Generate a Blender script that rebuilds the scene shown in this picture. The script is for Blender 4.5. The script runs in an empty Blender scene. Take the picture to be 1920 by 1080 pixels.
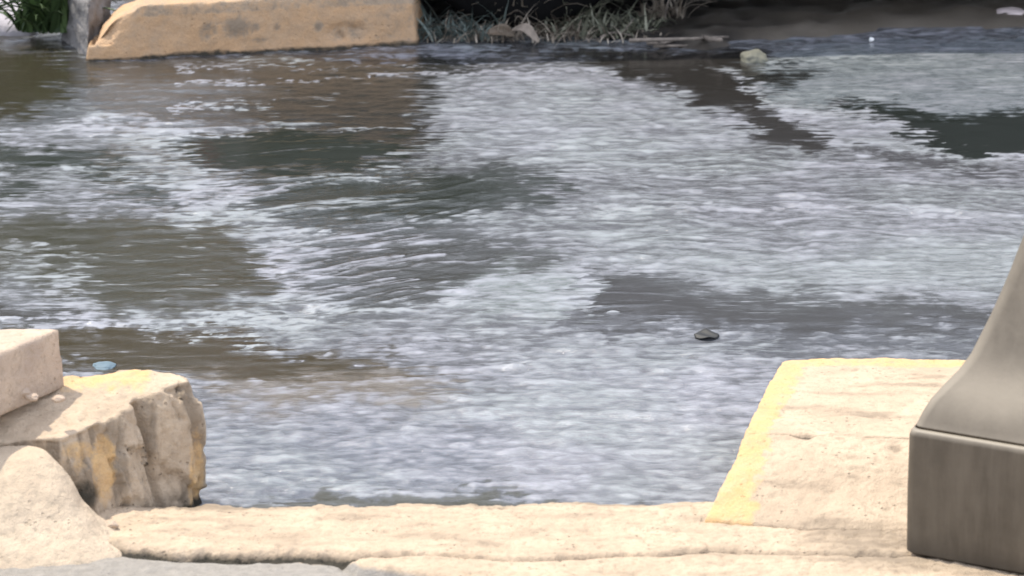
import bpy, bmesh, math, random
import numpy as np
from mathutils import Vector, Matrix, noise as mn
R = math.radians
S = bpy.context.scene
C = S.collection
PI = math.pi

# ---------------------------------------------------------------- camera
CAM_H, PITCH, F = 2.6, R(15.23), 8480.0      # F: focal length in pixels of the 1920 wide photo
cd = bpy.data.cameras.new('camera'); cam = bpy.data.objects.new('camera', cd); C.objects.link(cam)
cam.location = (0, 0, CAM_H); cam.rotation_euler = (R(90) - PITCH, 0, 0)
cd.sensor_width = 36; cd.lens = 36 * F / 1920; cd.clip_start = .1; cd.clip_end = 2000
cd.dof.use_dof = True; cd.dof.focus_distance = 9.6; cd.dof.aperture_fstop = 8.5
S.camera = cam
# ---------------------------------------------------------------- light
SUN_EL, SUN_AZ = R(64), R(-56)               # azimuth from +Y towards +X
sd = Vector((math.sin(SUN_AZ) * math.cos(SUN_EL), math.cos(SUN_AZ) * math.cos(SUN_EL), math.sin(SUN_EL)))
w = bpy.data.worlds.new('World'); S.world = w; w.use_nodes = True
nt = w.node_tree; nt.nodes.clear()
wo = nt.nodes.new('ShaderNodeOutputWorld'); bg = nt.nodes.new('ShaderNodeBackground')
sk = nt.nodes.new('ShaderNodeTexSky'); sk.sky_type = 'NISHITA'; sk.sun_disc = False
sk.sun_elevation = SUN_EL; sk.sun_rotation = SUN_AZ; sk.dust_density = 3.0; sk.air_density = 1.0
bg.inputs['Strength'].default_value = .13
# thin broken white cloud in the sky itself
tc = nt.nodes.new('ShaderNodeTexCoord'); nz = nt.nodes.new('ShaderNodeTexNoise')
nz.inputs['Scale'].default_value = 2.2; nz.inputs['Detail'].default_value = 5
rp = nt.nodes.new('ShaderNodeValToRGB'); rp.color_ramp.elements[0].position = .34; rp.color_ramp.elements[1].position = .62
mx = nt.nodes.new('ShaderNodeMix'); mx.data_type = 'RGBA'
nt.links.new(tc.outputs['Generated'], nz.inputs['Vector']); nt.links.new(nz.outputs['Fac'], rp.inputs['Fac'])
nt.links.new(rp.outputs['Color'], mx.inputs[0]); nt.links.new(sk.outputs[0], mx.inputs[6])
mx.inputs[7].default_value = (12.6, 13.3, 15.4, 1)
nt.links.new(mx.outputs[2], bg.inputs['Color']); nt.links.new(bg.outputs[0], wo.inputs['Surface'])
ld = bpy.data.lights.new('sun', 'SUN'); ld.energy = 3.8; ld.angle = R(.6); ld.color = (1, .92, .79)
sun = bpy.data.objects.new('sun', ld); C.objects.link(sun); sun.rotation_euler = sd.to_track_quat('Z', 'Y').to_euler()
S.view_settings.view_transform = 'Standard'; S.view_settings.look = 'None'
S.view_settings.exposure = 0.30; S.view_settings.gamma = 1
S.cycles.use_denoising = True
S.cycles.max_bounces = 6

# ---------------------------------------------------------------- helpers
def at(px, py, z=0.0):
    """point on the level z seen at photo pixel px, py"""
    dx, dy = (px - 960) / F, (540 - py) / F
    v = Vector((dx, math.cos(PITCH) + dy * math.sin(PITCH), -math.sin(PITCH) + dy * math.cos(PITCH)))
    t = (z - CAM_H) / v.z
    return Vector((0, 0, CAM_H)) + v * t
def tag(o, label=None, cat=None, group=None, kind=None):
    if label: o['label'] = label
    if cat: o['category'] = cat
    if group: o['group'] = group
    if kind: o['kind'] = kind
    return o
def empty(name, loc=(0, 0, 0), rz=0):
    o = bpy.data.objects.new(name, None); C.objects.link(o); o.location = loc; o.rotation_euler.z = rz
    o.empty_display_size = .1
    return o
def link(name, me, mat, parent=None, smooth=True):
    o = bpy.data.objects.new(name, me); C.objects.link(o)
    if mat is not None:
        me.materials.clear(); me.materials.append(mat)
    if parent: o.parent = parent
    if smooth: me.polygons.foreach_set('use_smooth', [True] * len(me.polygons))
    return o
def bmobj(name, bm, mat, parent=None, smooth=False):
    me = bpy.data.meshes.new(name); bm.normal_update(); bm.to_mesh(me); bm.free()
    return link(name, me, mat, parent, smooth)
def smst(a, b, x):
    t = np.clip((x - a) / (b - a), 0, 1); return t * t * (3 - 2 * t)

TX, TY, NX, NY = 4.0, 6.0, 1024, 1536
def field(lx, ly, seed, ang=0.0, band=.55, red=0.0):
    """tileable random field with typical feature size lx, ly (m)"""
    rng = np.random.default_rng(seed)
    Fz = np.fft.rfft2(rng.standard_normal((NY, NX)))
    ky = np.fft.fftfreq(NY, TY / NY)[:, None]; kx = np.fft.rfftfreq(NX, TX / NX)[None, :]
    ca, sa = math.cos(ang), math.sin(ang)
    u = (kx * ca + ky * sa) * lx; v = (-kx * sa + ky * ca) * ly
    k = np.sqrt(u * u + v * v)
    flt = np.exp(-((k - 1) / band) ** 2) if not red else 1 / (1 + k ** red)
    flt[0, 0] = 0
    f = np.fft.irfft2(Fz * flt, s=(NY, NX))
    return (f / f.std()).astype(np.float32)
def samp(f, X, Y):
    u = (X / TX) % 1 * NX; v = (Y / TY) % 1 * NY
    i = np.floor(u).astype(int); j = np.floor(v).astype(int); a = u - i; b = v - j
    i0 = i % NX; i1 = (i + 1) % NX; j0 = j % NY; j1 = (j + 1) % NY
    return (f[j0, i0] * (1 - a) + f[j0, i1] * a) * (1 - b) + (f[j1, i0] * (1 - a) + f[j1, i1] * a) * b
F_big = field(.5, .7, 11, red=3.2)
F_med = field(.12, .16, 12, red=3.0)
F_sml = field(.03, .04, 13, red=2.6)
YS = .27                                     # depth counts less than width when measuring patch edges
def sdf(X, Y, poly, z=0.0):
    """signed distance (m, depth squeezed), positive inside a patch outlined on the ground"""
    P = [at(a, b, z) for a, b in poly]; P = [(p.x, p.y * YS) for p in P]
    x = X; y = Y * YS
    d = np.full(X.shape, 1e9); ins = np.zeros(X.shape, bool); n = len(P)
    for i in range(n):
        ax, ay = P[i]; bx, by = P[(i + 1) % n]
        ex, ey = bx - ax, by - ay
        t = np.clip(((x - ax) * ex + (y - ay) * ey) / (ex * ex + ey * ey + 1e-12), 0, 1)
        d = np.minimum(d, np.hypot(x - ax - t * ex, y - ay - t * ey))
        if abs(ey) > 1e-9:
            c = ((ay > y) != (by > y)) & (x < ex * (y - ay) / ey + ax); ins ^= c
    return np.where(ins, d, -d)
def line_d(X, Y, pts, z=0.0):
    P = [at(a, b, z) for a, b in pts]; x = X; y = Y * YS; d = np.full(X.shape, 1e9)
    for p, q in zip(P[:-1], P[1:]):
        ax, ay, bx, by = p.x, p.y * YS, q.x, q.y * YS; ex, ey = bx - ax, by - ay
        t = np.clip(((x - ax) * ex + (y - ay) * ey) / (ex * ex + ey * ey + 1e-12), 0, 1)
        d = np.minimum(d, np.hypot(x - ax - t * ex, y - ay - t * ey))
    return d
def grid_mesh(name, xs, ys, Z, attrs):
    ny, nx = Z.shape
    X, Y = np.meshgrid(xs, ys)
    co = np.stack([X, Y, Z], -1).reshape(-1, 3).astype(np.float32)
    idx = np.arange(ny * nx).reshape(ny, nx)
    q = np.stack([idx[:-1, :-1], idx[:-1, 1:], idx[1:, 1:], idx[1:, :-1]], -1).reshape(-1, 4).astype(np.int32)
    me = bpy.data.meshes.new(name); me.vertices.add(len(co)); me.vertices.foreach_set('co', co.ravel())
    me.loops.add(q.size); me.loops.foreach_set('vertex_index', q.ravel())
    me.polygons.add(len(q)); me.polygons.foreach_set('loop_start', np.arange(0, q.size, 4, dtype=np.int32))
    me.update(calc_edges=True)
    set_attrs(me, attrs)
    return me
def set_attrs(me, attrs):
    for k, v in attrs.items():
        v = np.asarray(v, np.float32)
        if v.shape[-1] == 3 and v.ndim > 1 and v.size == len(me.vertices) * 3:
            a = me.attributes.new(k, 'FLOAT_COLOR', 'POINT')
            a.data.foreach_set('color', np.concatenate([v.reshape(-1, 3), np.ones((len(me.vertices), 1), np.float32)], 1).ravel())
        else:
            a = me.attributes.new(k, 'FLOAT', 'POINT'); a.data.foreach_set('value', v.ravel())
def axis(a, b, step, lo, hi, grow=1.25):
    c = list(np.arange(a, b, step)); d = step
    while c[-1] < hi: d *= grow; c.append(c[-1] + d)
    d = step; c = c[::-1]
    while c[-1] > lo: d *= grow; c.append(c[-1] - d)
    return np.array(c[::-1])

# ---------------------------------------------------------------- materials
def newmat(name):
    m = bpy.data.materials.new(name); m.use_nodes = True; t = m.node_tree
    return m, t, t.nodes['Principled BSDF']
def N(t, kind, **kw):
    n = t.nodes.new(kind)
    for k, v in kw.items():
        if k.startswith('_'): setattr(n, k[1:], v)
        else: n.inputs[k.replace('_', ' ')].default_value = v
    return n
def mixc(t, fac, a, b, mode='MIX'):
    n = t.nodes.new('ShaderNodeMix'); n.data_type = 'RGBA'; n.blend_type = mode
    for i, s in ((0, fac), (6, a), (7, b)):
        if hasattr(s, 'is_output'): t.links.new(s, n.inputs[i])
        else: n.inputs[i].default_value = s if i == 0 or len(s) == 4 else (*s, 1)
    return n.outputs[2]
def ramp(t, src, a, b, ca=(0, 0, 0, 1), cb=(1, 1, 1, 1)):
    r = t.nodes.new('ShaderNodeValToRGB'); e = r.color_ramp.elements
    e[0].position = a; e[1].position = b; e[0].color = ca; e[1].color = cb
    t.links.new(src, r.inputs[0]); return r.outputs[0]
def mth(t, op, a, b=None):
    n = t.nodes.new('ShaderNodeMath'); n.operation = op
    for i, s in ((0, a), (1, b)):
        if s is None: continue
        if hasattr(s, 'is_output'): t.links.new(s, n.inputs[i])
        else: n.inputs[i].default_value = s
    return n.outputs[0]
def noise(t, scale, detail=4, rough=.55, vec=None, mapping=None):
    n = N(t, 'ShaderNodeTexNoise', Scale=scale, Detail=detail, Roughness=rough)
    if vec is None: vec = N(t, 'ShaderNodeTexCoord').outputs['Object']
    if mapping:
        mp = t.nodes.new('ShaderNodeMapping'); mp.inputs['Scale'].default_value = mapping; t.links.new(vec, mp.inputs[0]); vec = mp.outputs[0]
    t.links.new(vec, n.inputs['Vector']); return n.outputs['Fac']
def bump(t, bs, h, strength, dist=.01, prev=None):
    b = N(t, 'ShaderNodeBump', Strength=strength, Distance=dist); t.links.new(h, b.inputs['Height'])
    if prev: t.links.new(prev, b.inputs['Normal'])
    t.links.new(b.outputs[0], bs.inputs['Normal']); return b.outputs[0]
def concrete(name, base, dark, paint=(.66, .43, .20), paint_amt=True, pitted=.5, rough=.9):
    """weathered concrete; attribute 'paint' = where old road paint clings, 'stain' = dirt"""
    m, t, b = newmat(name)
    o = N(t, 'ShaderNodeTexCoord').outputs['Object']
    n1 = noise(t, 9, 6, .6, o); n2 = noise(t, 55, 5, .65, o); n3 = noise(t, 260, 3, .6, o)
    col = mixc(t, ramp(t, n1, .35, .68), dark, base)
    col = mixc(t, ramp(t, n2, .34, .5), tuple(c * .72 for c in base), col)
    pits = N(t, 'ShaderNodeTexVoronoi', Scale=70.0, Randomness=1.0); t.links.new(o, pits.inputs['Vector'])
    pm = mth(t, 'MULTIPLY', ramp(t, pits.outputs['Distance'], .12, .22, (1, 1, 1, 1), (0, 0, 0, 1)), ramp(t, noise(t, 14, 2, .5, o), .5, .6))
    col = mixc(t, mth(t, 'MULTIPLY', pm, pitted), col, tuple(c * .35 for c in base))
    a = N(t, 'ShaderNodeAttribute', _attribute_name='stain')
    sf = ramp(t, mth(t, 'ADD', a.outputs['Fac'], mth(t, 'MULTIPLY', mth(t, 'SUBTRACT', n2, .5), .9)), .35, .75)
    col = mixc(t, mth(t, 'MULTIPLY', sf, .8), col, tuple(c * .45 * k for c, k in zip(base, (.9, .9, .9))))
    if paint_amt:
        a = N(t, 'ShaderNodeAttribute', _attribute_name='paint')
        pf = ramp(t, mth(t, 'ADD', a.outputs['Fac'], mth(t, 'ADD', mth(t, 'MULTIPLY', mth(t, 'SUBTRACT', n2, .5), 1.1), mth(t, 'MULTIPLY', mth(t, 'SUBTRACT', n1, .5), .8))),   .42, .74)
        pf = mth(t, 'MULTIPLY', pf, ramp(t, noise(t, 26, 5, .7, o), .25, .6, (.35, .35, .35, 1), (.92, .92, .92, 1)))
        pc = mixc(t, ramp(t, n3, .3, .7), tuple(c * .8 for c in paint), paint)
        col = mixc(t, pf, col, pc)
    for an, cc in (('grey', (.27, .25, .22)), ('dark', (.045, .04, .03))):
        a = N(t, 'ShaderNodeAttribute', _attribute_name=an)
        cc2 = mixc(t, n2, tuple(x * .6 for x in cc), tuple(x * 1.4 for x in cc))
        col = mixc(t, ramp(t, mth(t, 'ADD', a.outputs['Fac'], mth(t, 'MULTIPLY', mth(t, 'SUBTRACT', n2, .5), .6)), .3, .7), col, cc2)
    t.links.new(col, b.inputs['Base Color']); b.inputs['Roughness'].default_value = rough
    b.inputs['Specular IOR Level'].default_value = .25
    h = mth(t, 'ADD', mth(t, 'MULTIPLY', n2, 1.0), mth(t, 'MULTIPLY', n3, .35))
    h = mth(t, 'SUBTRACT', h, mth(t, 'MULTIPLY', pm, .5))
    bump(t, b, h, .8, .007)
    return m
def plain(name, col, rough=.6, var=.25, scale=30, metal=0, bmp=.2, col2=None):
    m, t, b = newmat(name); n = noise(t, scale, 5, .6)
    c = mixc(t, ramp(t, n, .3, .7), tuple(x * (1 - var) for x in col), col2 or tuple(min(1, x * (1 + var)) for x in col))
    t.links.new(c, b.inputs['Base Color']); b.inputs['Roughness'].default_value = rough; b.inputs['Metallic'].default_value = metal
    if bmp: bump(t, b, n, bmp, .004)
    return m

M_cream = concrete('cream concrete', (.54, .43, .31), (.43, .335, .24))
M_slab = concrete('slab concrete', (.55, .43, .32), (.42, .33, .26), paint_amt=False, pitted=.3)
M_kerb_y = concrete('painted kerb', (.44, .34, .24), (.36, .28, .2), paint=(.58, .37, .205), pitted=.4)
M_grey = concrete('grey stone', (.26, .25, .24), (.18, .17, .16), paint_amt=False)
m, t, b = newmat('weathered painted steel'); M_post = m
g_ = N(t, 'ShaderNodeNewGeometry'); sx = t.nodes.new('ShaderNodeSeparateXYZ'); t.links.new(g_.outputs['Normal'], sx.inputs[0])
n1 = noise(t, 7, 6, .65); n2 = noise(t, 1, 5, .6, None, (30, 30, 4)); n3 = noise(t, 120, 3, .6)
c = mixc(t, ramp(t, n1, .3, .7), (.052, .043, .030), (.095, .080, .058))
c = mixc(t, mth(t, 'MULTIPLY', ramp(t, n2, .45, .7), .45), c, (.15, .13, .10))
up_light = mth(t, 'MULTIPLY', ramp(t, mth(t, 'ADD', sx.outputs['Z'], mth(t, 'MULTIPLY', mth(t, 'SUBTRACT', n1, .5), .5)), .08, .6), .75)  # up-facing surfaces painted lighter, as lit from above
c = mixc(t, up_light, c, (.27, .235, .18))
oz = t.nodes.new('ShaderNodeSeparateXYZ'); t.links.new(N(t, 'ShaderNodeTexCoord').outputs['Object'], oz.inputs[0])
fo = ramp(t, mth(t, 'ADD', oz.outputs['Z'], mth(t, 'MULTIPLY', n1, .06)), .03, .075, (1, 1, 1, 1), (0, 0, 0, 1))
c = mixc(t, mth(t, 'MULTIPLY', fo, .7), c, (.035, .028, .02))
t.links.new(c, b.inputs['Base Color']); b.inputs['Roughness'].default_value = .55; bump(t, b, mth(t, 'ADD', n1, mth(t, 'MULTIPLY', n3, .15)), .25, .006)
M_blackpaint = plain('car paint', (.018, .018, .02), .25, .1, 3, 0, 0)
M_tyre = plain('rubber', (.006, .006, .006), 1.0, .2, 60); M_tyre.node_tree.nodes['Principled BSDF'].inputs['Specular IOR Level'].default_value = .05
M_rim = plain('alloy', (.3, .3, .3), .3, .1, 10, 1, 0)
M_glass = plain('dark glass', (.01, .012, .014), .05, .1, 3, 0, 0)
M_lamp = plain('lamp glass', (.5, .06, .04), .1, .1, 3, 0, 0)

# ---------------------------------------------------------------- ground: one road sheet reaching the horizon
xs = axis(-1.9, 1.9, .03, -260, 260, 1.3); ys = axis(7.6, 13.6, .03, -60, 420, 1.3)
X, Y = np.meshgrid(xs, ys)
bank = sdf(X, Y, [(1340, 118), (1420, 100), (1560, 88), (1700, 78), (1930, 68), (2400, 40), (2400, -160), (-900, -160), (-900, -40), (0, -20), (150, 20), (780, 55), (1100, 90)])
Z = -.075 + smst(-.03, .07, bank) * .092 + samp(F_med, X, Y) * .004 * (np.abs(X) < 3) + .004 * samp(F_big, X, Y)
Z += smst(0, 1, (Y - 14) / 20) * .05
Z = np.where(Y < 7.5, -.075, Z)
me = grid_mesh('road', xs, ys, Z, {'wet': smst(-.1, .3, -bank), 'silt': np.clip(.8 * smst(.30, .95, X + samp(F_med, X, Y) * .08) + smst(2, 6, np.abs(X)) + smst(15, 22, Y), 0, 1)})
m, t, b = newmat('wet asphalt')
o = N(t, 'ShaderNodeTexCoord').outputs['Object']
n1 = noise(t, 3, 6, .6, o); n2 = noise(t, 160, 3, .6, o)
c = mixc(t, ramp(t, n1, .35, .65), (.012, .011, .010), (.03, .027, .023)); c = mixc(t, mth(t, 'MULTIPLY', ramp(t, n2, .4, .7), .4), c, (.05, .046, .042))
sl = N(t, 'ShaderNodeAttribute', _attribute_name='silt').outputs['Fac']; c = mixc(t, sl, c, (.13, .112, .088))
t.links.new(c, b.inputs['Base Color']); t.links.new(ramp(t, n1, .4, .65, (.35, .35, .35, 1), (.75, .75, .75, 1)), b.inputs['Roughness'])
bump(t, b, n2, .5, .006)
tag(link('road', me, m), kind='structure')

# ---------------------------------------------------------------- water: a thin, fast sheet over the road
xs = axis(-1.62, 1.62, .0055, -40, 40, 1.2); ys = axis(7.75, 12.9, .0075, 7.4, 20, 1.2)
X, Y = np.meshgrid(xs, ys)
wx = X + samp(F_big, X, Y) * .018; wy = Y + samp(F_big, X + 1.7, Y + 2.1) * .035
wx2 = wx + samp(F_med, X, Y) * .020; wy2 = wy + samp(F_med, X + 1.3, Y + 3.1) * .035
wx2 = wx2 + samp(F_sml, X, Y) * .007; wy2 = wy2 + samp(F_sml, X + 2.2, Y + .7) * .02
F_str = field(.24, .026, 81, band=.7); F_str2 = field(.12, .016, 82, band=.7)
wx2 = wx2 + samp(F_str, X, Y) * .032 + samp(F_str2, X, Y) * .02; wy2 = wy2 + samp(F_str, X + 2, Y + 1) * .02
rip = np.full(X.shape, .80); film_sheen = np.full(X.shape, .55)  # pale scum, also painted on for the bright sky sheen
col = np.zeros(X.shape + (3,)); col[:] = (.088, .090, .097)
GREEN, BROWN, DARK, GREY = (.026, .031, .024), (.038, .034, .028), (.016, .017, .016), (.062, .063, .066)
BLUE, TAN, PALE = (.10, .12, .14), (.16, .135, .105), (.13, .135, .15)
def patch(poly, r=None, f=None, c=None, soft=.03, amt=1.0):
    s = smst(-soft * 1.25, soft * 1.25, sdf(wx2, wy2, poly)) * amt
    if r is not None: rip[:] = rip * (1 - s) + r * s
    if f is not None: film_sheen[:] = film_sheen * (1 - s) + f * s
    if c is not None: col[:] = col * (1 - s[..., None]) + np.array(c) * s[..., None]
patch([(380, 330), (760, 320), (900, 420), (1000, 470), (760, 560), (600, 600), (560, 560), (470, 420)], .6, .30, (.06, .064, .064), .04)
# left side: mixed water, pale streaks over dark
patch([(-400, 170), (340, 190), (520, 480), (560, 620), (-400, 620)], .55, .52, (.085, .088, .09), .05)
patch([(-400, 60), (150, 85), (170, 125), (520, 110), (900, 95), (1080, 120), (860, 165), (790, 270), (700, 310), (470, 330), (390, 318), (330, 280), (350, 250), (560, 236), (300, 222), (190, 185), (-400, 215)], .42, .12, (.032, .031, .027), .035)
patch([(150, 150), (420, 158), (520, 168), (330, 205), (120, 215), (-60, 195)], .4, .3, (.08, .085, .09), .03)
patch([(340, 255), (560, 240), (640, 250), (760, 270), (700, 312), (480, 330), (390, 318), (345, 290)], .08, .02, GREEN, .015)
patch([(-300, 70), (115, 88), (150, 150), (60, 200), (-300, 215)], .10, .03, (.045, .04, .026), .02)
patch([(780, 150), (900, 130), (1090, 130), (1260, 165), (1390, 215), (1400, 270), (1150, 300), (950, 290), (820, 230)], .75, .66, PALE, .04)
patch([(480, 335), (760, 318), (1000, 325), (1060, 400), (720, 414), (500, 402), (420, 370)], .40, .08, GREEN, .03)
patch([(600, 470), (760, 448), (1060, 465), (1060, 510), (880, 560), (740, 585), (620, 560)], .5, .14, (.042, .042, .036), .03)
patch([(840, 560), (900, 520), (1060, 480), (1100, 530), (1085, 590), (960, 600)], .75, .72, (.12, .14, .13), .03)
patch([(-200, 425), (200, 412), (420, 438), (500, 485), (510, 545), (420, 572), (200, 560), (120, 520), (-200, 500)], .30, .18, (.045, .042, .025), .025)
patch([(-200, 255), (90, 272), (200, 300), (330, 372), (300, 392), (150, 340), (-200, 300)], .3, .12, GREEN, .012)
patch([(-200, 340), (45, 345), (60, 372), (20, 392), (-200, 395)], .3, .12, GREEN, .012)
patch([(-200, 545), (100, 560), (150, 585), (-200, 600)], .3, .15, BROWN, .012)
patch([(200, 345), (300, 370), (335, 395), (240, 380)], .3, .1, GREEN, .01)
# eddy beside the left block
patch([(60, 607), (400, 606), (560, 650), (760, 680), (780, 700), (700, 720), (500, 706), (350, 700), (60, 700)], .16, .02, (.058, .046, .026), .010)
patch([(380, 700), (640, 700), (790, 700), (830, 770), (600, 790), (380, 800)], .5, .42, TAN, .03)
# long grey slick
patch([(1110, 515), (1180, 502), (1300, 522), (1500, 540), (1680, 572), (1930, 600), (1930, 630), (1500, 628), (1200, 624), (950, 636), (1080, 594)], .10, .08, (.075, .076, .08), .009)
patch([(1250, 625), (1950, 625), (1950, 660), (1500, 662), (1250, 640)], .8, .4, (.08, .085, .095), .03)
# dark tongue in front of the car, its reflection painted into the water colour
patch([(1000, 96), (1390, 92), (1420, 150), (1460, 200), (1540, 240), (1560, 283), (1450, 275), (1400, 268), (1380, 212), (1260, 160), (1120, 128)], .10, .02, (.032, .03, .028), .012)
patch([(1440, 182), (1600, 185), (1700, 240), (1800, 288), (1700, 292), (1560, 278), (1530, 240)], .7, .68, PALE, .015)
patch([(1555, 172), (1700, 190), (1930, 205), (2400, 190), (2400, 300), (1930, 292), (1800, 288), (1700, 240), (1640, 212)], .07, .0, (.014, .018, .014), .01)  # dark reflection painted into the water colour
patch([(1400, 118), (1500, 86), (1700, 76), (2400, 40), (2400, 190), (1930, 214), (1840, 215), (1700, 204), (1620, 178), (1490, 178)], .16, .62, (.12, .14, .155), .010)  # pale sky reflection painted into the surface tone and colour
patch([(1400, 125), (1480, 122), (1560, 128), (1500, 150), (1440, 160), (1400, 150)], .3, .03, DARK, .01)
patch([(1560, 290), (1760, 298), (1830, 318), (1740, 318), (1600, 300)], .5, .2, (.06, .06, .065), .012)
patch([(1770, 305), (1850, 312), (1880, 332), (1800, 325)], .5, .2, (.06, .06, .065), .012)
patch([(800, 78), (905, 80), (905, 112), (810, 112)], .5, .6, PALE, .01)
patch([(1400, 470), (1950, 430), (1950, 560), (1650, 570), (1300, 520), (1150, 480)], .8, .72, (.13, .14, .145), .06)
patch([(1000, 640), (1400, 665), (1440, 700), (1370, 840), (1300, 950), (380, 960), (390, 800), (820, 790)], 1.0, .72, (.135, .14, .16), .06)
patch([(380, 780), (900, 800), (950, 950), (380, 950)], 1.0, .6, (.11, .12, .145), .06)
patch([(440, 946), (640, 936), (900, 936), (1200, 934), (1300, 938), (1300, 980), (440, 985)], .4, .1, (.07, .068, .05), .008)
# pale foam lines that trail along the flow
def streak(pts, wd, amt=.45, up=.35):
    s = np.exp(-(line_d(wx + (wx2 - wx) * .6, wy + (wy2 - wy) * .6, pts) / wd) ** 2)
    s *= smst(-.8, .6, samp(F_sml, X * .5, Y) + .4)
    film_sheen[:] = np.clip(film_sheen + s * amt * 1.4, 0, 1); rip[:] = np.clip(rip + s * up, 0, 1.1)
for pts, wd, a in [
    ([(300, 130), (560, 120), (800, 100), (950, 92)], .0045, .6), ([(330, 162), (560, 152), (860, 138), (1150, 140)], .0045, .7),
    ([(310, 203), (400, 200), (485, 190)], .0045, .7), ([(340, 248), (450, 250), (550, 236)], .006, .6),
    ([(560, 135), (760, 122), (980, 125)], .003, .5), ([(640, 240), (780, 238)], .004, .6),
    ([(0, 235), (120, 225), (250, 215), (330, 260)], .014, .16), ([(160, 240), (240, 250), (330, 285), (380, 360), (470, 430), (540, 520), (560, 600)], .03, .34),
    ([(150, 325), (280, 345), (380, 420)], .03, .35), ([(0, 480), (120, 495), (190, 560), (210, 590)], .025, .35),
    ([(0, 595), (200, 590), (420, 600), (640, 600)], .008, .5), ([(400, 365), (560, 350), (760, 322)], .006, .3),
    ([(700, 408), (1050, 410), (1400, 398), (1800, 400)], .012, .25), ([(1340, 130), (1390, 140), (1425, 165), (1450, 178)], .012, .7),
    ([(1440, 112), (1520, 110), (1640, 106)], .005, .5), ([(1500, 196), (1640, 205), (1720, 250), (1800, 285), (1930, 298)], .010, .4),
    ([(600, 470), (520, 440), (640, 425)], .004, .4), ([(860, 580), (600, 575), (420, 590)], .007, .5),
    ([(560, 660), (700, 672)], .004, .6), ([(320, 622), (520, 628)], .003, .5), ([(1095, 520), (1080, 560), (1095, 595)], .012, .4)]:
    streak(pts, wd, a)
lines = smst(1.1, 2.0, samp(F_str, X + .7, Y + 2.3) + .5 * samp(F_str2, X, Y + 1)) * smst(-.6, 1.0, samp(F_big, X + 1, Y + 4))
film_sheen[:] = np.clip(film_sheen + lines * .42 * smst(.05, .12, rip), 0, 1); rip[:] = rip + lines * .25
# fan of fine chevron ripples that leave the left shear line
org = [at(385 + 38 * i, 330 + 42 * i) for i in range(8)]
rr = random.Random(5)
fan = np.zeros(X.shape)
for i in range(30):
    k = i / 29; x0 = 395 + 205 * k + rr.uniform(-12, 12); y0 = 345 + 235 * k + rr.uniform(-5, 5); L = rr.uniform(120, 330)
    sl = -.22 + .12 * rr.random(); x0w = at(x0, y0).x
    d = line_d(wx, wy, [(x0, y0), (x0 + L * .5, y0 + sl * L * .5), (x0 + L, y0 + sl * L * .8)])
    f_ = np.exp(-(d / .0036) ** 2)
    fan = np.maximum(fan, f_ * rr.uniform(.5, 1) * smst(0, .03, X - x0w))
film_sheen = np.clip(film_sheen + fan * .5, 0, 1)
for i in range(54):                       # long lines drawn out of the shear line, flattening downstream
    k = rr.random(); x0 = 300 + 300 * k + rr.uniform(-15, 15) + (0 if i % 3 else rr.uniform(100, 500)); y0 = 235 + 380 * k + rr.uniform(-12, 12)
    L = rr.uniform(220, 900); rise = rr.uniform(25, 75) * (1 - .4 * k); x0w = at(x0, y0).x
    pts = [(x0 + L * q / 7, y0 - rise * (1 - math.exp(-L * q / 7 / 260)) + 18 * (L * q / 7 / 700) ** 2) for q in range(8)]
    xe = at(pts[-1][0], pts[-1][1]).x
    d = line_d(wx, wy, pts)
    f_ = np.exp(-(d / rr.uniform(.0026, .0048)) ** 2) * rr.uniform(.4, 1) * smst(xe + .02, x0w + .3 * (xe - x0w), X) * smst(x0w - .01, x0w + .04, X)
    fan = np.maximum(fan, f_ * .8); film_sheen[:] = np.clip(film_sheen + f_ * .22, 0, 1)
for pts in ([(520, 128), (800, 112), (1120, 118)], [(700, 160), (1000, 150), (1240, 175), (1390, 225)], [(800, 205), (1100, 190), (1330, 235), (1600, 300)], [(900, 250), (1200, 250), (1600, 320), (1920, 345)], [(1000, 300), (1400, 310), (1900, 370)], [(900, 340), (1300, 345), (1900, 400)], [(1000, 440), (1500, 430), (1920, 460)], [(1120, 500), (1400, 505), (1900, 530)]):
    for j in range(3):
        oy = rr.uniform(-12, 12); d = line_d(wx, wy, [(a_, b_ + oy + j * 9) for a_, b_ in pts])
        f_ = np.exp(-(d / .0036) ** 2) * rr.uniform(.4, .9) * smst(-.9, .5, samp(F_med, X * .4 + j, Y)); fan = np.maximum(fan, f_ * .7); film_sheen[:] = np.clip(film_sheen + f_ * .16, 0, 1)
# ripples
f1 = field(.36, .075, 1, .05); f2 = field(.085, .048, 2, .08); f3 = field(.046, .024, 3, .06); f4 = field(.018, .012, 4)
f5 = field(.26, .09, 5, -.05)
f2b = field(.17, .036, 6, .62); f3b = field(.09, .020, 7, .55)
wf = smst(-.10, .08, sdf(X, Y, [(370, 330), (480, 330), (800, 310), (960, 400), (1000, 480), (900, 560), (700, 600), (580, 600), (540, 520)]))
gust = .72 + .28 * np.clip(samp(F_med, X + .4, Y + .9), -1.5, 1.5)
Zw = (samp(f1, X, Y) * .0011 + samp(f5, X, Y) * .0016) * (.06 + .94 * rip ** 1.5)
Zr = (samp(f2, X, Y) * .0010 + samp(f3, X, Y) * .00062) * (1 - wf) + (samp(f2b, X, Y) * .0012 + samp(f3b, X, Y) * .0005) * wf + samp(f4, X, Y) * .00022
Zr += (np.abs(samp(f2, X + 1, Y + 2)) * -.0009)
Zw += Zr * (rip ** 1.3) * gust + fan * .0022 * (.4 + rip)
crest = np.clip((samp(f2, X, Y) * .5 + samp(f3, X, Y) * .55) * (1 - wf) + (samp(f2b, X, Y) * .7 + samp(f3b, X, Y) * .5) * wf + .45 * samp(f1, X, Y), -2, 2.2)
calm = smst(-.08, .1, sdf(X, Y, [(1050, 290), (1500, 300), (2200, 300), (2200, 560), (1500, 545), (1150, 500), (1050, 400)]))
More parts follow.
